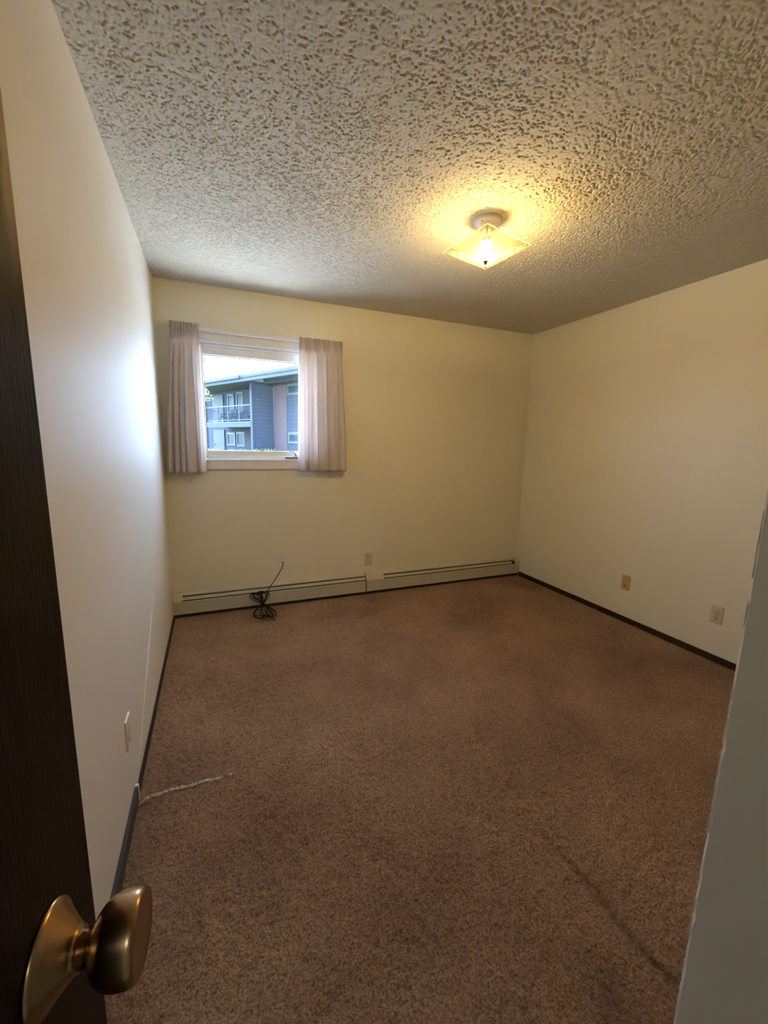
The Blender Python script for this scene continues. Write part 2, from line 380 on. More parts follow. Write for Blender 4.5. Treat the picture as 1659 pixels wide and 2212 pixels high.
# ------------------------------------------------------------------ window
wd = empty('window_1', ((OX0 + OX1) / 2, 0, OZ0), kind='structure')
def wpart(mb, name, mat, par=wd, **p):
    o = mb.build(name, mat, None, **p)
    return setp(o, par)
def setp(o, par):
    o.parent = par; M = Matrix.Identity(4); q = par
    while q: M = Matrix.Translation(q.location) @ Matrix.Rotation(q.rotation_euler.z, 4, 'Z') @ M if q else M; q = q.parent
    o.matrix_parent_inverse = M.inverted(); return o
wpart(MB().box(OX0 - 0.065, OX1 + 0.065, -0.016, 0, OZ1, 2.136, bev=0.003), 'head_casing', M_white)
wpart(MB().box(OX0 - 0.065, OX1 + 0.065, -0.016, 0, 1.134, OZ0, bev=0.003), 'apron', M_white)
for x0, x1 in ((OX0 - 0.065, OX0), (OX1, OX1 + 0.065)):
    wpart(MB().box(x0, x1, -0.015, 0, OZ0, OZ1, bev=0.003), 'side_casing', M_white)
m = MB()
m.box(OX0, OX0 + 0.016, -0.010, T, OZ0, OZ1); m.box(OX1 - 0.016, OX1, -0.010, T, OZ0, OZ1)
m.box(OX0 + 0.016, OX1 - 0.016, -0.012, T, OZ1 - 0.012, OZ1); m.box(OX0 + 0.016, OX1 - 0.016, -0.020, T, OZ0, OZ0 + 0.014)
wpart(m, 'window_frame', M_vinyl)
GX0, GX1, GZ0, GZ1 = 0.293, 1.112, 1.277, 1.97
m = MB(); sy0, sy1 = 0.018, 0.062
m.box(OX0 + 0.018, GX0, sy0, sy1, OZ0 + 0.016, OZ1 - 0.014, bev=0.004); m.box(GX1, OX1 - 0.018, sy0, sy1, OZ0 + 0.016, OZ1 - 0.014, bev=0.004)
m.box(GX0, GX1, sy0 + 0.001, sy1, GZ1, OZ1 - 0.014, bev=0.004); m.box(GX0, GX1, sy0 + 0.001, sy1, OZ0 + 0.016, GZ0, bev=0.004)
m.box(GX0, GX1, sy0 - 0.008, sy0 + 0.002, OZ0 + 0.016, OZ0 + 0.040, bev=0.003); m.box(GX0, GX1, sy0 - 0.006, sy0 + 0.003, OZ1 - 0.034, OZ1 - 0.014, bev=0.003)
sash = wpart(m, 'sash', M_vinyl)
m = MB()
for x0, x1, z0, z1 in ((GX0, GX0 + .004, GZ0, GZ1), (GX1 - .004, GX1, GZ0, GZ1), (GX0 + .004, GX1 - .004, GZ1 - .004, GZ1)): m.box(x0, x1, 0.030, 0.046, z0, z1)
wpart(m, 'gasket', M_rubber, wd)
wpart(MB().box(GX0, GX1, 0.038, 0.042, GZ0, GZ1), 'window_pane', M_glass, wd)
ck = wpart(MB().box(0.868, 0.975, -0.022, 0.018, 1.217, 1.236, bev=0.004).lathe([(0.011, 0), (0.010, 0.012), (0.004, 0.016)], shift(0.955, -0.004, 1.236), 16), 'crank', M_chrome)
wpart(MB().tube([(0.955, -0.006, 1.246), (0.945, -0.014, 1.262), (0.925, -0.020, 1.272), (0.903, -0.022, 1.279), (0.893, -0.022, 1.281)], [0.006, 0.005, 0.0045, 0.005, 0.004], 8), 'crank_handle', M_chrome, wd)
lp = [(0.694 + 0.010 * math.copysign(abs(math.cos(q)) ** 0.6, math.cos(q)), 0.016, 1.288 + 0.013 * math.copysign(abs(math.sin(q)) ** 0.6, math.sin(q))) for q in np.linspace(0, 2 * math.pi, 24, endpoint=False)]
wpart(MB().tube(lp, 0.0022, 6, closed=True), 'sash_latch', M_rubber, wd)

# ------------------------------------------------------------------ curtains and rod
rod = empty('curtain_rod', (0.70, -0.004, 2.12), label='flat white curtain rod across the top of the window', category='curtain rod')
setp(MB().box(0.10, 1.33, -0.052, -0.045, 2.114, 2.142, bev=0.002).build('rail', M_white), rod)
for x in (0.10, 1.322): setp(MB().box(x, x + 0.008, -0.046, -0.001, 2.112, 2.144, bev=0.002).build('bracket', M_white), rod)
setp(MB().tube([(0.236, -0.056, 2.128), (0.238, -0.064, 2.136), (0.236, -0.062, 2.146), (0.230, -0.056, 2.140)], 0.0024, 6).build('hook', M_brass), rod)

def curtain(name, pl_top, edge_top, pl_bot, edge_bot, ztop, zpin, zbot, zhem, label, seed, wob):
    r = random.Random(seed)
    # fold positions: edges + pleats, at the top, the pinch line and the bottom
    top = [edge_top[0]] + pl_top + [edge_top[1]]; bot = [edge_bot[0]] + pl_bot + [edge_bot[1]]; n = len(top) - 1
    amp = [r.uniform(0.75, 1.2) for _ in range(n)]; sk = [r.uniform(-0.30, 0.30) for _ in range(n)]
    def at(u, v, out=0.0):
        z = ztop + (zbot - ztop) * v; s = u * n; i = min(int(s), n - 1); f = s - i
        k = (z - zbot) / (zpin - zbot)
        k = max(0, min(1, k)); ks = k ** 1.6
        x = (top[i] + (top[i + 1] - top[i]) * f) * ks + (bot[i] + (bot[i + 1] - bot[i]) * f) * (1 - ks)
        wdt = (top[i + 1] - top[i]) * ks + (bot[i + 1] - bot[i]) * (1 - ks)
        bell = abs(math.sin(math.pi * f)) ** 0.55
        if z <= zpin:
            o_ = (1 - k) ** 0.45                    # folds open out below the pinch line
            d = (0.012 + 0.050 * o_) * amp[i] * bell
            y = -0.060 + 0.026 * o_ - d
            x += wdt * (0.20 * math.sin(2 * math.pi * f) * (0.5 + 0.5 * o_) + sk[i] * bell * (1 - k) ** 0.7 * wob)
            pin = math.exp(-((zpin - z) / 0.035) ** 2)
            y -= 0.016 * pin * max(0.0, 1 - min(f, 1 - f) / 0.16)
        else:
            q = (z - zpin) / (ztop - zpin)
            e = min(f, 1 - f)                      # pleat fans lie at both ends of each span
            fw_ = 0.20 + 0.18 * q; fan = max(0.0, 1 - e / fw_)
            y = -0.058 - 0.010 * amp[i] * bell * (1 - fan) * (1 - q)
            if fan > 0: y -= 0.004 + 0.026 * abs(math.cos(math.pi * 1.5 * e / fw_)) * (0.35 + 0.65 * q) + 0.012 * fan * (1 - q)
        return Vector((x, y - out, z))
    root = empty(name, at(0.5, 1.0), label=label, category='curtain', group='short cream curtains at the window')
    vh = (ztop - zhem) / (ztop - zbot)
    o = setp(MB().grid(lambda u, v: at(u, v), 28 * n, 60).build('fabric', M_cloth), root)
    sm = o.modifiers.new('thickness', 'SOLIDIFY'); sm.thickness = 0.0012
    o = setp(MB().grid(lambda u, v: at(u, vh + (1 - vh) * v, -0.0035), 28 * n, 6).build('hem', M_hem), root)
    o = setp(MB().grid(lambda u, v: at(u, 0.095 * v, -0.0035), 28 * n, 6).build('heading_tape', M_hem), root)
    return root
curtain('curtain', [0.112, 0.150, 0.178, 0.222], (0.092, 0.277), [0.075, 0.112, 0.150, 0.232], (0.022, 0.284), 2.154, 2.035, 1.113, 1.18,
        'short cream pleated curtain hanging at the left of the window, beside the left wall', 3, 0.8)
curtain('curtain', [1.050, 1.122, 1.195, 1.285], (0.977, 1.322), [1.045, 1.130, 1.205, 1.300], (0.968, 1.368), 2.146, 2.045, 1.119, 1.188,
        'short cream pleated curtain at the right of the window, half of it backlit', 11, 1.0)

# ------------------------------------------------------------------ baseboard heaters
def heater(x0, x1, lcap, rcap, splice, label, slot_from, slot_to):
    root = empty('baseboard_heater', ((x0 + x1) / 2, -0.03, 0.0), label=label, category='heater')
    prof_front = [(-0.056, 0.030), (-0.062, 0.030), (-0.062, 0.124), (-0.060, 0.130), (-0.054, 0.130)]
    setp(MB().prism(prof_front, x0, x1).build('front_panel', M_heater), root)
    setp(MB().prism([(-0.001, 0.012), (-0.006, 0.012), (-0.006, 0.166), (-0.030, 0.166), (-0.032, 0.171), (-0.010, 0.186), (-0.001, 0.186)], x0, x1).build('back_cover', M_heater), root)
    setp(MB().prism([(-0.0375, 0.153), (-0.0395, 0.158), (-0.0560, 0.1435), (-0.0570, 0.1390), (-0.0545, 0.1385), (-0.0520, 0.1415)], slot_from, slot_to).build('damper', M_heater), root)
    setp(MB().box(x0 + 0.005, x1 - 0.005, -0.050, -0.008, 0.004, 0.150).build('element', M_dark), root)
    outer = [(-0.001, 0.010), (-0.0645, 0.010 + 0.014), (-0.0645, 0.132), (-0.060, 0.142), (-0.034, 0.170), (-0.012, 0.1885), (-0.001, 0.1885)]
    cover = [(-0.001, 0.150), (-0.0645, 0.118), (-0.0645, 0.132), (-0.060, 0.142), (-0.034, 0.170), (-0.012, 0.1885), (-0.001, 0.1885)]
    for (a, b, full, nm) in ([(x0 - 0.001, x0 + 0.064, False, 'end_cap')] if lcap else []) + ([(x1 - 0.05, x1 + 0.001, False, 'end_cap')] if rcap else []) + ([(splice[0], splice[1], False, 'joint_cover')] if splice else []):
        setp(MB().prism(cover, a, b).build(nm, M_heater), root)
    return root
heater(0.004, 1.556, True, False, None, 'long beige baseboard heater below the window, left of the joint', 0.068, 1.553)
heater(1.564, 3.286, False, True, (1.562, 1.735), 'long beige baseboard heater running from the joint to the right corner', 1.738, 3.19)

# ------------------------------------------------------------------ wall plates
def place(root, o): o.parent = root; return o
def plate(kind, loc, rz, label, mat, w_=0.070, h_=0.115, style='duplex', rec=None):
    """plate front faces local -Y"""
    root = empty('wall_outlet' if style == 'duplex' else 'wall_jack', loc, rz, label=label, category='outlet' if style == 'duplex' else 'wall jack')
    bm_ = MB(); p = 0.0055
    a_, b_ = w_ / 2, h_ / 2
    for q in ((0, 0.0), (0.0, 0.0025), (0.0012, 0.0045), (0.004, p)):
        bm_.v += [(-a_ + q[0], -q[1], -b_ + q[0]), (a_ - q[0], -q[1], -b_ + q[0]), (a_ - q[0], -q[1], b_ - q[0]), (-a_ + q[0], -q[1], b_ - q[0])]
    fq = [(0, 1, 2, 3), (12, 13, 14, 15)] + [(4 * k + i, 4 * k + (i + 1) % 4, 4 * k + 4 + (i + 1) % 4, 4 * k + 4 + i) for k in range(3) for i in range(4)]
    bm_.f += fq; bm_.sm += [False] * len(fq)
    bm_.build('cover_plate', mat, root)
    if style == 'duplex':
        for s in (-1, 1):
            zc = s * 0.0195
            f = MB().lathe([(0.0165, 0), (0.0165, 0.002), (0.0155, 0.0026)], shift(0, -p, zc) @ Matrix.Rotation(math.pi / 2, 4, 'X'), 20).build('receptacle', rec or mat, root)
            sl = MB()
            sl.box(-0.0075, -0.0055, -p - 0.0030, -p - 0.0020, zc - 0.001, zc + 0.0075); sl.box(0.0055, 0.0075, -p - 0.0030, -p - 0.0020, zc, zc + 0.0075)
            sl.lathe([(0.0026, 0.0018), (0.0026, 0.0032)], shift(0, -p, zc - 0.008) @ Matrix.Rotation(math.pi / 2, 4, 'X'), 10)
            sl.build('slot', M_slot, f)
        MB().lathe([(0.003, 0), (0.003, 0.001), (0.002, 0.0014)], shift(0, -p, 0) @ Matrix.Rotation(math.pi / 2, 4, 'X'), 12).build('screw', M_screw, root)
    else:
        for zc in ((-0.040, 0.040) if style == 'coax' else ()):
            MB().lathe([(0.0035, 0), (0.0035, 0.001), (0.002, 0.0014)], shift(0, -p, zc) @ Matrix.Rotation(math.pi / 2, 4, 'X'), 12).build('screw', M_screw, root)
        if style == 'coax':
            MB().lathe([(0.0055, 0), (0.0055, 0.003), (0.0045, 0.003), (0.0045, 0.010)], shift(0, -p, 0) @ Matrix.Rotation(math.pi / 2, 4, 'X'), 14).build('socket', M_slot, root)
        else:
            MB().box(-0.009, 0.009, -p - 0.003, -p + 0.001, -0.030, -0.016, bev=0.001).build('jack_frame', mat, root)
            MB().prism([(-0.008, -0.026), (0.008, -0.026), (0.005, -0.021), (0.0015, -0.021), (0.0015, -0.016), (-0.0015, -0.016), (-0.0015, -0.021), (-0.005, -0.021)], -p - 0.0038, -p - 0.002, 'y').build('jack_port', M_slot, root)
    return root
plate('coax', (0.832, 0, 0.356), 0, 'white cable plate under the window with a black cable in it', M_plate_w, style='coax')
plate('duplex', (1.600, 0, 0.314), 0, 'ivory duplex outlet on the back wall above the heater joint', M_plate_i)
plate('duplex', (0.0, -1.830, 0.316), math.pi / 2, 'white duplex outlet on the left wall near the open door', M_plate_w)
plate('phone', (W, -1.268, 0.317), -math.pi / 2, 'small tan telephone jack low on the right wall', M_plate_t, style='phone')
plate('duplex', (W, -1.908, 0.313), -math.pi / 2, 'ivory duplex outlet low on the right wall, nearest its front end', M_plate_i)

# ------------------------------------------------------------------ cable and its bundle
def spline(P, n=10):
    P = [Vector(p) for p in P]; Q = [2 * P[0] - P[1]] + P + [2 * P[-1] - P[-2]]; out = []
    for i in range(1, len(Q) - 2):
        a, b, c, d = Q[i - 1:i + 3]
        for k in range(n):
            s = k / n
            out.append(0.5 * ((2 * b) + (c - a) * s + (2 * a - 5 * b + 4 * c - d) * s * s + (3 * b - a - 3 * c + d) * s ** 3))
    out.append(P[-1]); return out
cb_ = empty('coaxial_cable', (0.64, -0.2, 0.0), label='black cable coiled in a tied bundle against the heater, running up to the cable plate', category='cable')
A0 = Vector((0.632, -0.082, 0.140)); A1 = Vector((0.655, -0.335, 0.008)); AX = A1 - A0
nrm = Vector((1, 0, 0)).cross(AX).normalized();  nrm = nrm if nrm.z > 0 else -nrm
def bp(a, b, c=0.0): return A0 + AX * a + Vector((b, 0, 0)) + nrm * (0.004 + c)
pts = [(0.832, -0.017, 0.356), (0.829, -0.036, 0.340), (0.800, -0.052, 0.290), (0.755, -0.064, 0.226), (0.715, -0.074, 0.176), (0.702, -0.080, 0.150)]
r = random.Random(5); lay = 0.0
pts += [tuple(bp(0.10, 0.060, 0.004)), tuple(bp(0.30, 0.030, 0.004))]
for k in range(8):
    sgn = 1 if k % 2 else -1; lw = r.uniform(0.022, 0.060); uw = r.uniform(0.018, 0.052); lay = 0.004 + 0.0035 * k
    off = r.uniform(-0.026, 0.026); tl_ = r.uniform(-0.11, 0.11)
    pts += [tuple(bp(q, b + tl_ * (q - 0.47), lay)) for q, b in ((0.47, 0.004 * sgn), (0.66, sgn * lw * 0.8), (0.86 + r.uniform(-.04, .02), sgn * lw), (0.97 - r.uniform(0, .06), off), (0.84, -sgn * lw), (0.64, -sgn * lw * 0.7),
             (0.47, -0.006 * sgn), (0.28, sgn * uw * 0.8), (0.10 + r.uniform(-.02, .05), sgn * uw), (0.00 + r.uniform(0, .08), off - 0.004), (0.12, -sgn * uw), (0.30, -sgn * uw * 0.7))]
pts += [tuple(bp(0.47, 0, 0.02)), tuple(bp(0.62, 0.025, 0.018)), tuple(bp(0.80, 0.045, 0.012)), (0.706, -0.330, 0.010), (0.718, -0.350, 0.0085)]
setp(MB().tube(spline(pts, 8), 0.0032, 8).build('cord', M_cable), cb_)
d_ = Vector((0.722, -0.357, 0.0085)) - Vector((0.716, -0.346, 0.0085)); e_ = Vector((0.718, -0.350, 0.0085)); d_.normalize()
setp(MB().tube([e_, e_ + d_ * 0.010, e_ + d_ * 0.0101, e_ + d_ * 0.020], [0.0042, 0.0042, 0.0052, 0.0052], 12).tube([e_ + d_ * 0.020, e_ + d_ * 0.027], 0.0007, 6).build('plug', M_conn, label='shiny metal plug'), cb_)
tp = [bp(0.47, 0.016 * math.cos(q), 0.012 + 0.016 * math.sin(q)) for q in np.linspace(0, 2 * math.pi, 16, endpoint=False)]
setp(MB().tube(tp, 0.0022, 6, closed=True).build('tie', M_cable), cb_)

# thin cord up the left wall
cp = [(0.0026, -1.742 + 0.784 * s, 0.064 + 0.498 * s + 0.012 * math.sin(math.pi * s) * 0) for s in np.linspace(0.0, 1.0, 24)]
o = MB().tube(cp, [0.0021] * 18 + [0.0020, 0.0019, 0.0017, 0.0015, 0.0013, 0.001], 8).build('thin_cord', M_cord, label='thin cream cord slanting up the left wall from the end of the dark baseboard', category='cord')

# ------------------------------------------------------------------ ceiling light
LX, LY = 1.6105, -1.5475
lt = empty('ceiling_light', (LX, LY, H), label='square frosted glass ceiling light with a round base and lit bulb', category='ceiling light')
def lp_(mb, name, mat, par=lt, **p): return mb.build(name, mat, par, **p)
flip = Matrix.Rotation(math.pi, 4, 'X')
lp_(MB().lathe([(0.064, 0), (0.064, 0.014), (0.061, 0.022), (0.057, 0.025), (0.046, 0.026), (0.044, 0.034), (0.040, 0.040), (0.036, 0.041)], flip, 48), 'canopy', M_white)
for q in (0.1, 0.1 + math.pi):
    lp_(MB().lathe([(0.0035, 0), (0.0035, 0.002), (0.002, 0.003)], shift(0.052 * math.cos(q + 0.3), 0.052 * math.sin(q + 0.3), -0.025) @ flip, 12), 'canopy_screw', M_brass_dark)
lp_(MB().lathe([(0.015, 0.040), (0.016, 0.060), (0.014, 0.072)], flip, 20), 'socket', M_white)
lp_(MB().lathe([(0.004, 0.1385), (0.004, 0.190)], flip, 10), 'stem', M_brass)
lp_(MB().lathe([(0.010, -0.186), (0.0115, -0.189), (0.0115, -0.191), (0.007, -0.194), (0.0065, -0.198), (0.005, -0.202), (0.001, -0.203)], None, 20), 'finial', M_brass_dark)
bulb_prof = [(0.0282, 0.1105), (0.0285, 0.112), (0.0272, 0.1195), (0.0225, 0.128), (0.0150, 0.1345), (0.0060, 0.1375), (0.001, 0.138)]
bb = lp_(MB().lathe(bulb_prof, flip, 28), 'bulb', M_bulb)
MB().lathe([(0.012, 0.066), (0.016, 0.074), (0.023, 0.090), (0.0295, 0.1050), (0.0320, 0.1100), (0.0315, 0.1104), (0.020, 0.1106)], flip, 28).build('bulb_cutoff_collar', M_white, bb)  # opaque collar, added to cut the bulb's light on the ceiling
HS = 0.1474; RZ = 0.1712
def shz(u, v, d=0.0):
    ed = max(abs(u), abs(v)); wave = 0.0009 * math.sin(22 * (u + v)) * max(0, (ed - 0.9) / 0.1)
    m_ = min(1.0, (abs(u) ** 8 + abs(v) ** 8) ** 0.125)
    z = -0.186 + 0.055 * (0.6 * m_ ** 1.15 + 0.4 * (1 - max(0.0, (1 - u * u) * (1 - v * v)))) + wave
    x, y = HS * u, HS * v
    X = x * math.cos(RZ) - y * math.sin(RZ); Y = x * math.sin(RZ) + y * math.cos(RZ)
    return Vector((X, Y, z - 0.034 * X - 0.058 * Y - d))
sh = lp_(MB().grid(lambda a, b: shz(2 * a - 1, 2 * b - 1), 48, 48), 'glass_shade', M_shade)
sm = sh.modifiers.new('thickness', 'SOLIDIFY'); sm.thickness = 0.0035; sm.offset = 1
ep = [(s, -1) for s in np.linspace(-1, 1, 40)] + [(1, s) for s in np.linspace(-1, 1, 40)] + [(s, 1) for s in np.linspace(1, -1, 40)] + [(-1, s) for s in np.linspace(1, -1, 40)]
MB().tube([shz(u * 0.995, v * 0.995) for i, (u, v) in enumerate(ep) if i % 40 or True], 0.0026, 6, closed=True).build('shade_rim', M_relief, sh)
def curl(cx, cy, r0, turns, a0, dirn):
    return [(cx + r0 * (1 - 0.75 * s) * math.cos(a0 + dirn * 2 * math.pi * turns * s), cy + r0 * (1 - 0.75 * s) * math.sin(a0 + dirn * 2 * math.pi * turns * s)) for s in np.linspace(0, 1, 22)]
for k in range(4):                              # a raised scroll with a fern tip towards each corner
    mb = MB(); an = k * math.pi / 2
    def tr(p): return shz(*(p[0] * math.cos(an) - p[1] * math.sin(an), p[0] * math.sin(an) + p[1] * math.cos(an)), 0.0012)
    for sg in (1, -1):
        q = lambda pp: (pp[0], pp[1]) if sg > 0 else (pp[1], pp[0])
        stem = [q((0.36 + 0.50 * s, 0.50 + 0.10 * math.sin(2.2 * math.pi * s) + 0.16 * s)) for s in np.linspace(0, 1, 26)]
        mb.tube([tr(p) for p in stem], 0.0016, 5)
        for cx, cy, r0, a0, dn in ((0.44, 0.60, 0.075, 3.6, 1), (0.60, 0.60, 0.065, 1.2, -1), (0.72, 0.46, 0.07, 2.0, 1), (0.34, 0.44, 0.05, 0.4, -1)):
            mb.tube([tr(q(p)) for p in curl(cx, cy, r0, 1.2, a0, dn)], 0.0013, 5)
        for i in range(7):
            bx, by = 0.70 + 0.030 * i, 0.665 + 0.022 * i
            for sd_ in (1, -1):
                mb.tube([tr(q((bx, by))), tr(q((bx + 0.030, by + sd_ * 0.035))), tr(q((min(.96, bx + 0.045), min(.96, by + sd_ * 0.05))))], [0.0012, 0.0017, 0.0006], 5)
    mb.build('raised_scroll', M_relief, sh, kind='stuff')
mb = MB()
for k in range(4):                              # ogee outline about the finial
    an = k * math.pi / 2
    P = [(0.26 * s, 0.26 - 0.26 * (s ** 0.6 if s > 0 else 0) * (0.62 + 0.38 * s)) for s in np.linspace(0, 1, 20)]
    mb.tube([shz(p[0] * math.cos(an) - p[1] * math.sin(an), p[0] * math.sin(an) + p[1] * math.cos(an), 0.0012) for p in P], 0.0018, 5)
mb.build('centre_outline', M_relief, sh)

hl = empty('hall_fill_light', (0.46, -4.95, H), label='added round white fill light, unseen in the hall behind the doorway', category='ceiling light')  # unseen hall lamp, added as fill for the entry end of the room
MB().lathe([(0.10, 0), (0.10, 0.025), (0.094, 0.032)], flip, 32).build('hall_fill_base', M_white, hl)
t = NT('hall_fill_globe'); t.t.nodes.remove(t.b); em = t.n('Emission', Color=(*HALL_FILL_COLOR, 1), Strength=HALL_FILL_POWER / (math.pi * 0.045)); t.l(em.outputs[0], t.o.inputs[0])
MB().lathe([(0.092, 0.034), (0.095, 0.05), (0.085, 0.075), (0.06, 0.092), (0.03, 0.10), (0.001, 0.101)], flip, 32).build('fill_globe', t.m, hl)

# ------------------------------------------------------------------ door with knob
DR = Vector((0.1902, -3.0732, 0.966)); TH = 0.121
DN = Vector((math.cos(TH), -math.sin(TH), 0)); DD = Vector((math.sin(TH), math.cos(TH), 0))
dr = empty('door_1', (DR.x, DR.y, 0), math.atan2(DD.y, DD.x), kind='structure')   # local x runs to the free edge, local -y is the seen face's normal
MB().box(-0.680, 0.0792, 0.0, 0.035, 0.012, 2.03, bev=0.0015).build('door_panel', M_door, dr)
kn = Matrix.Translation((0, 0, DR.z)) @ Matrix.Rotation(math.pi / 2, 4, 'X')       # lathe axis -> local -y
kb = MB().lathe([(0.0125, 0.018), (0.0125, 0.0300), (0.0138, 0.0314), (0.0195, 0.0335), (0.0245, 0.0372), (0.0280, 0.0425), (0.0298, 0.0485), (0.0304, 0.0550), (0.0303, 0.0605), (0.0296, 0.0638),
    (0.0284, 0.0654), (0.0270, 0.0658), (0.0255, 0.0655), (0.012, 0.0655), (0.001, 0.0655)], kn, 56).build('door_knob', M_brass, dr)
MB().lathe([(0.0360, 0.0), (0.0360, 0.0025), (0.0345, 0.0045), (0.030, 0.0075), (0.0245, 0.012), (0.0195, 0.0165), (0.0165, 0.0195), (0.0150, 0.0205), (0.0145, 0.023)], kn, 56).build('rose', M_brass, kb)
MB().box(0.0788, 0.0798, 0.006, 0.029, 0.97, 1.03).build('latch_plate', M_brass, dr)

# ------------------------------------------------------------------ outdoors
MB().box(-60, 60, 8.5, 90, -0.6, -0.37).build('ground', M_lawn, kind='structure')
MB().box(-14, 16, T, 8.5, -0.6, -0.35).build('ground', M_conc, kind='structure')          # unseen pale concrete yard, added to bounce sun onto the ceiling
bd = empty('apartment_building', (2.62, 22.6, -0.35), math.radians(27.5), label='blue-grey apartment building with balcony, siding and brick seen through the window', category='building')
def bp_(mb, name, mat, par=None, **p):
    o = mb.build(name, mat, par or bd, **p); return o
Z0 = 0.35   # local z = world z + 0.35
def bx(x0, x1, y0, y1, z0, z1, mb=None): return (mb or MB()).box(x0, x1, y0, y1, z0 + Z0, z1 + Z0)
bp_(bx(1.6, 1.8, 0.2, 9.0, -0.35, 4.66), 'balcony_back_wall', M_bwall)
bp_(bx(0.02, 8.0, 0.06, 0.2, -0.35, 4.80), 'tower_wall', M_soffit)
for k in range(19):                                   # lapped siding boards on the tower
    z = 0.62 + 0.218 * k
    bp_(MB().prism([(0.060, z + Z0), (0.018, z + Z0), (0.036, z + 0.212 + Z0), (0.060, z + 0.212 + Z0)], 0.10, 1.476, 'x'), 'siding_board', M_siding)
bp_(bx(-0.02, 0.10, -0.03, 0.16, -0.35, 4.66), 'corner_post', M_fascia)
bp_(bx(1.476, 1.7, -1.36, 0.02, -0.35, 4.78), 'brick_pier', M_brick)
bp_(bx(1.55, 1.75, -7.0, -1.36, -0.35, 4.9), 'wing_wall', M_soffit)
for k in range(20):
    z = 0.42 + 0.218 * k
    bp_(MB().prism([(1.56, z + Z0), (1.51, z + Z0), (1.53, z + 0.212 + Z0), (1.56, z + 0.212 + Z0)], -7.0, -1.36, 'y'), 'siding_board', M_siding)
def bwin(x, y0, y1, z0, z1, fr=0.09, bar=None):
    m = MB(); bx(x - 0.05, x + 0.03, y0, y0 + fr, z0, z1, m); bx(x - 0.05, x + 0.03, y1 - fr, y1, z0, z1, m); bx(x - 0.05, x + 0.03, y0 + fr, y1 - fr, z0, z0 + fr, m); bx(x - 0.05, x + 0.03, y0 + fr, y1 - fr, z1 - fr * 1.3, z1, m)
    f = bp_(m, 'window', M_bwhite); bp_(bx(x - 0.01, x + 0.01, y0 + fr, y1 - fr, z0 + fr, z1 - fr), 'pane', M_bglass, f)
bwin(1.50, -2.75, -1.44, 4.02, 4.68, 0.12); bwin(1.50, -2.75, -1.45, 1.22, 1.90, 0.13)
bwin(1.58, 4.60, 5.42, 3.2, 4.47); bwin(1.58, 3.46, 4.28, 3.2, 4.53)
bwin(1.58, 4.60, 5.66, 0.97, 1.86); bwin(1.58, 3.42, 4.40, 0.93, 1.90)
bp_(bx(1.53, 1.60, 0.2, 3.38, 3.3, 4.62), 'stucco_panel', M_stucco); bp_(bx(1.53, 1.60, 0.2, 3.38, -0.3, 2.16), 'stucco_panel', M_stucco); bp_(bx(1.56, 1.60, 3.38, 5.5, 1.92, 2.16), 'stucco_panel', M_stucco)
for z0, z1 in ((2.45, 4.50), (0.05, 2.06)):
    f = bp_(bx(1.52, 1.60, 6.0, 7.5, z0, z1), 'patio_door', M_bdoor); bp_(bx(1.49, 1.53, 7.25, 7.35, z0 + 0.9, z0 + 1.0), 'door_handle', M_bwall, f)
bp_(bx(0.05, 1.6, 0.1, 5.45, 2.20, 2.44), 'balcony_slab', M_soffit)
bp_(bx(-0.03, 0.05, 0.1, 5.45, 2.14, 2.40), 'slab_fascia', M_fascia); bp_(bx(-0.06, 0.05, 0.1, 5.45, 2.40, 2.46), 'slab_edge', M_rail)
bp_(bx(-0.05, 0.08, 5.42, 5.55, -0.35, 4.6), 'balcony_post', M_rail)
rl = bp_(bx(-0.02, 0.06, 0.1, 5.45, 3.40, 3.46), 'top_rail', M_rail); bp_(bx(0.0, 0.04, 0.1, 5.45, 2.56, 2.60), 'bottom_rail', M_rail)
for y in (1.40, 2.70, 4.0): bp_(bx(-0.01, 0.05, y - 0.025, y + 0.025, 2.46, 3.40), 'rail_post', M_rail)
mesh_b = None
for k in range(44):
    y = 0.2 + k * 0.12
    if mesh_b is None: ob = bp_(bx(0.012, 0.028, -0.008, 0.008, 2.60, 3.40), 'baluster', M_fascia); mesh_b = ob.data
    else:
        ob = bpy.data.objects.new('baluster', mesh_b); COL.objects.link(ob); ob.parent = bd
    ob.location = (0, y, 0)
bp_(bx(-0.9, 1.6, -0.45, 9.0, 4.66, 4.72), 'soffit', M_soffit); bp_(bx(0.5, 1.7, -7.0, -0.63, 4.66, 4.72), 'soffit', M_soffit)
bp_(MB().prism([(-0.95, 4.88 + Z0), (7.0, 6.0 + Z0), (7.0, 5.9 + Z0), (-0.95, 4.74 + Z0)], -7.0, 9.0, 'y'), 'roof', M_roof)
bp_(bx(-0.93, -0.85, -7.0, 9.0, 4.58, 4.78), 'fascia_board', M_fascia); bp_(bx(-1.0, -0.85, -7.0, 9.0, 4.77, 4.93), 'fascia_board', M_fascia)
bp_(bx(-1.08, -1.0, -0.46, 9.0, 4.75, 4.90), 'gutter', M_fascia)
bp_(bx(0.38, 0.48, -7.0, -0.63, 4.84, 4.98), 'gutter', M_rail); bp_(bx(0.44, 0.52, -7.0, -0.60, 4.60, 4.86), 'fascia_board', M_fascia)
bp_(MB().tube([(0.60, -0.50, 4.88 + Z0), (0.86, -0.16, 4.66 + Z0), (1.10, -0.08, 4.60 + Z0), (1.44, -0.06, 4.50 + Z0), (1.50, -0.06, 4.42 + Z0), (1.50, -0.06, 0.2)], 0.045, 8), 'downspout', M_rail)
bp_(MB().lathe([(0.05, 0), (0.06, 0.05), (0.03, 0.10)], shift(0.34, -0.0, 3.75 + Z0) @ Matrix.Rotation(math.pi / 2, 4, 'X'), 12), 'vent_hood', M_bwhite)

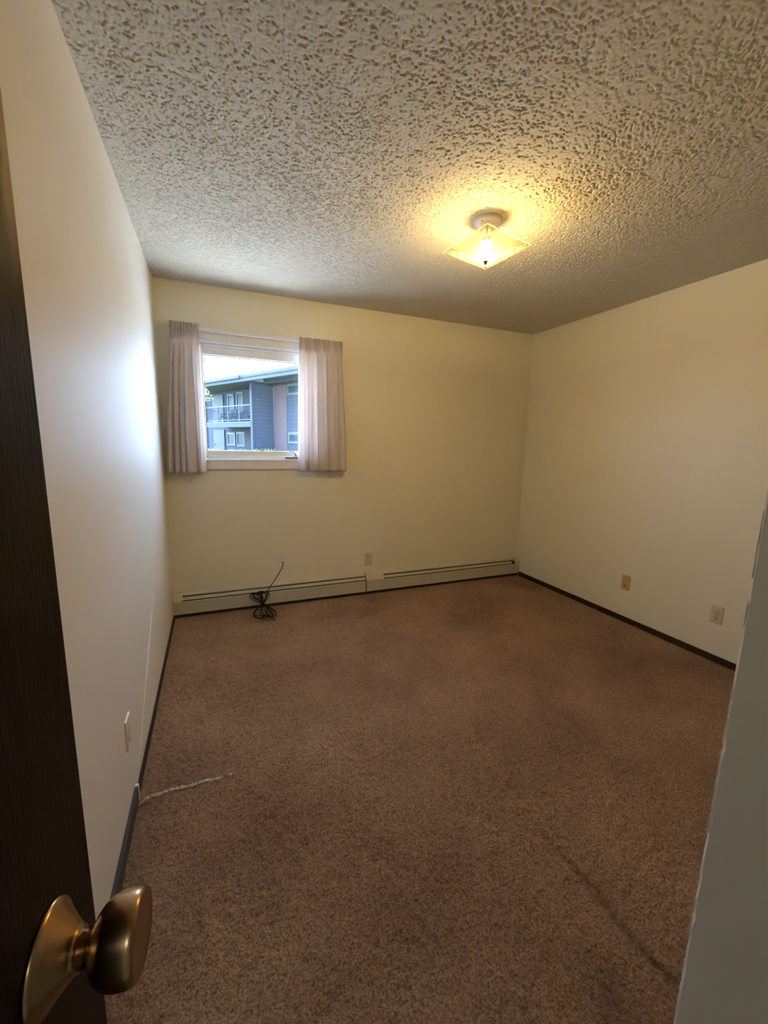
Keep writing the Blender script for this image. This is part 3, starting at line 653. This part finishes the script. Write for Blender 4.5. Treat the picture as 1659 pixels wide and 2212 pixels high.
def patio_chair(x, y, rz, label):
    mb = MB(); c = empty('patio_chair', (0, 0, 0), label=label, category='chair')
    a = math.radians(27.5); c.location = (2.62 + x * math.cos(a) - y * math.sin(a), 22.6 + x * math.sin(a) + y * math.cos(a), 2.44); c.rotation_euler = (0, 0, a + rz)
    MB().box(-0.25, 0.25, -0.24, 0.24, 0.40, 0.44).build('seat', M_chairp, c)
    MB().prism([(0.20, 0.44), (0.24, 0.44), (0.34, 0.92), (0.30, 0.92)], -0.24, 0.24, 'x').build('backrest', M_chairp, c)
    for sx_ in (-1, 1):
        for sy_ in (-1, 1): MB().box(sx_ * 0.22 - 0.02, sx_ * 0.22 + 0.02, sy_ * 0.21 - 0.02, sy_ * 0.21 + 0.02, 0, 0.41).build('leg', M_chairp, c)
        MB().box(sx_ * 0.26 - 0.025, sx_ * 0.26 + 0.025, -0.22, 0.28, 0.60, 0.63).build('armrest', M_chairp, c)
        MB().box(sx_ * 0.26 - 0.02, sx_ * 0.26 + 0.02, -0.20, -0.16, 0.42, 0.60).build('arm_post', M_chairp, c)
patio_chair(0.8, 4.65, -1.9, 'dark patio chair on the far balcony, left of the two by the windows')
patio_chair(0.8, 3.72, -1.2, 'dark patio chair on the far balcony, middle of the railing')
patio_chair(0.8, 1.75, -1.5, 'dark patio chair on the far balcony, nearest the grey corner post')

def leaves(n, fn, size, name, par):
    mb = MB(); r = random.Random(name + str(n))
    for _ in range(n):
        p = fn(r); 
        if p is None: continue
        a = Vector((r.uniform(-1, 1), r.uniform(-1, 1), r.uniform(-.6, .6))).normalized(); b = a.cross(Vector((r.uniform(-1, 1), r.uniform(-1, 1), r.uniform(-1, 1)))).normalized()
        s = size * r.uniform(0.6, 1.3)
        mb.add([p - a * s, p + b * s * 0.45, p + a * s, p - b * s * 0.45], [(0, 1, 2, 3)])
    return mb.build(name, M_leaf, par, kind='stuff')
tr_ = empty('tree', (-1.62, 12.6, -0.35), label='leafy green tree at the left edge of the window view', category='tree')
MB().tube([(0, 0, 0), (0.1, 0, 1.2), (0.05, 0.1, 2.4), (0.25, 0, 3.6), (0.3, 0.1, 5.4)], [0.16, 0.13, 0.11, 0.08, 0.03], 10).build('trunk', M_bark, tr_)
br_ = [((0.1, 0, 1.9), (1.1, -0.1, 2.9), (1.75, -0.1, 3.2)), ((0.08, 0.05, 2.4), (-0.9, 0.2, 3.4), (-1.4, 0.2, 4.0)), ((0.2, 0, 3.2), (1.2, 0.1, 3.9), (1.85, 0.1, 4.45)), ((0.25, 0, 3.8), (1.1, 0.0, 4.7), (1.75, 0.0, 5.1)), ((0.2, 0, 3.0), (0.3, 1, 4), (0.3, 1.5, 4.6))]
for q in br_: MB().tube(spline(q, 5), [0.05] * 4 + [0.035] * 4 + [0.02] * 3, 6).build('branch', M_bark, tr_)
def crown(r):
    while True:
        q = Vector((r.uniform(-1, 1), r.uniform(-1, 1), r.uniform(-1, 1)))
        if q.length < 1: break
    return Vector((0.2 + q.x * 1.65, q.y * 1.6, 3.75 + q.z * 1.75))
def sprig(r):
    b = br_[r.choice([0, 0, 0, 2, 3])]; s = r.uniform(0.6, 1.12); p = Vector(b[1]).lerp(Vector(b[2]), s) + Vector((r.gauss(0, .12), r.gauss(0, .2), r.gauss(0, .13)))
    return p
leaves(3800, crown, 0.075, 'foliage', tr_); leaves(420, sprig, 0.055, 'foliage', tr_)
a = math.radians(27.5)
hd = empty('hedge', (2.62 + 0.9 * math.sin(a) - 1.0 * math.cos(a), 22.6 - 0.9 * math.cos(a) - 1.0 * math.sin(a), -0.35), a, label='low green hedge in front of the far building, along the window bottom', category='hedge')
MB().box(-2.6, 2.4, -0.35, 0.35, 0, 1.15, bev=0.12).build('core', plain('hedge_core', (0.02, 0.03, 0.015), 0.9), hd)
leaves(3000, lambda r: Vector((r.uniform(-2.7, 2.5), r.uniform(-.42, .42), r.uniform(0.1, 1.22))), 0.06, 'foliage', hd)
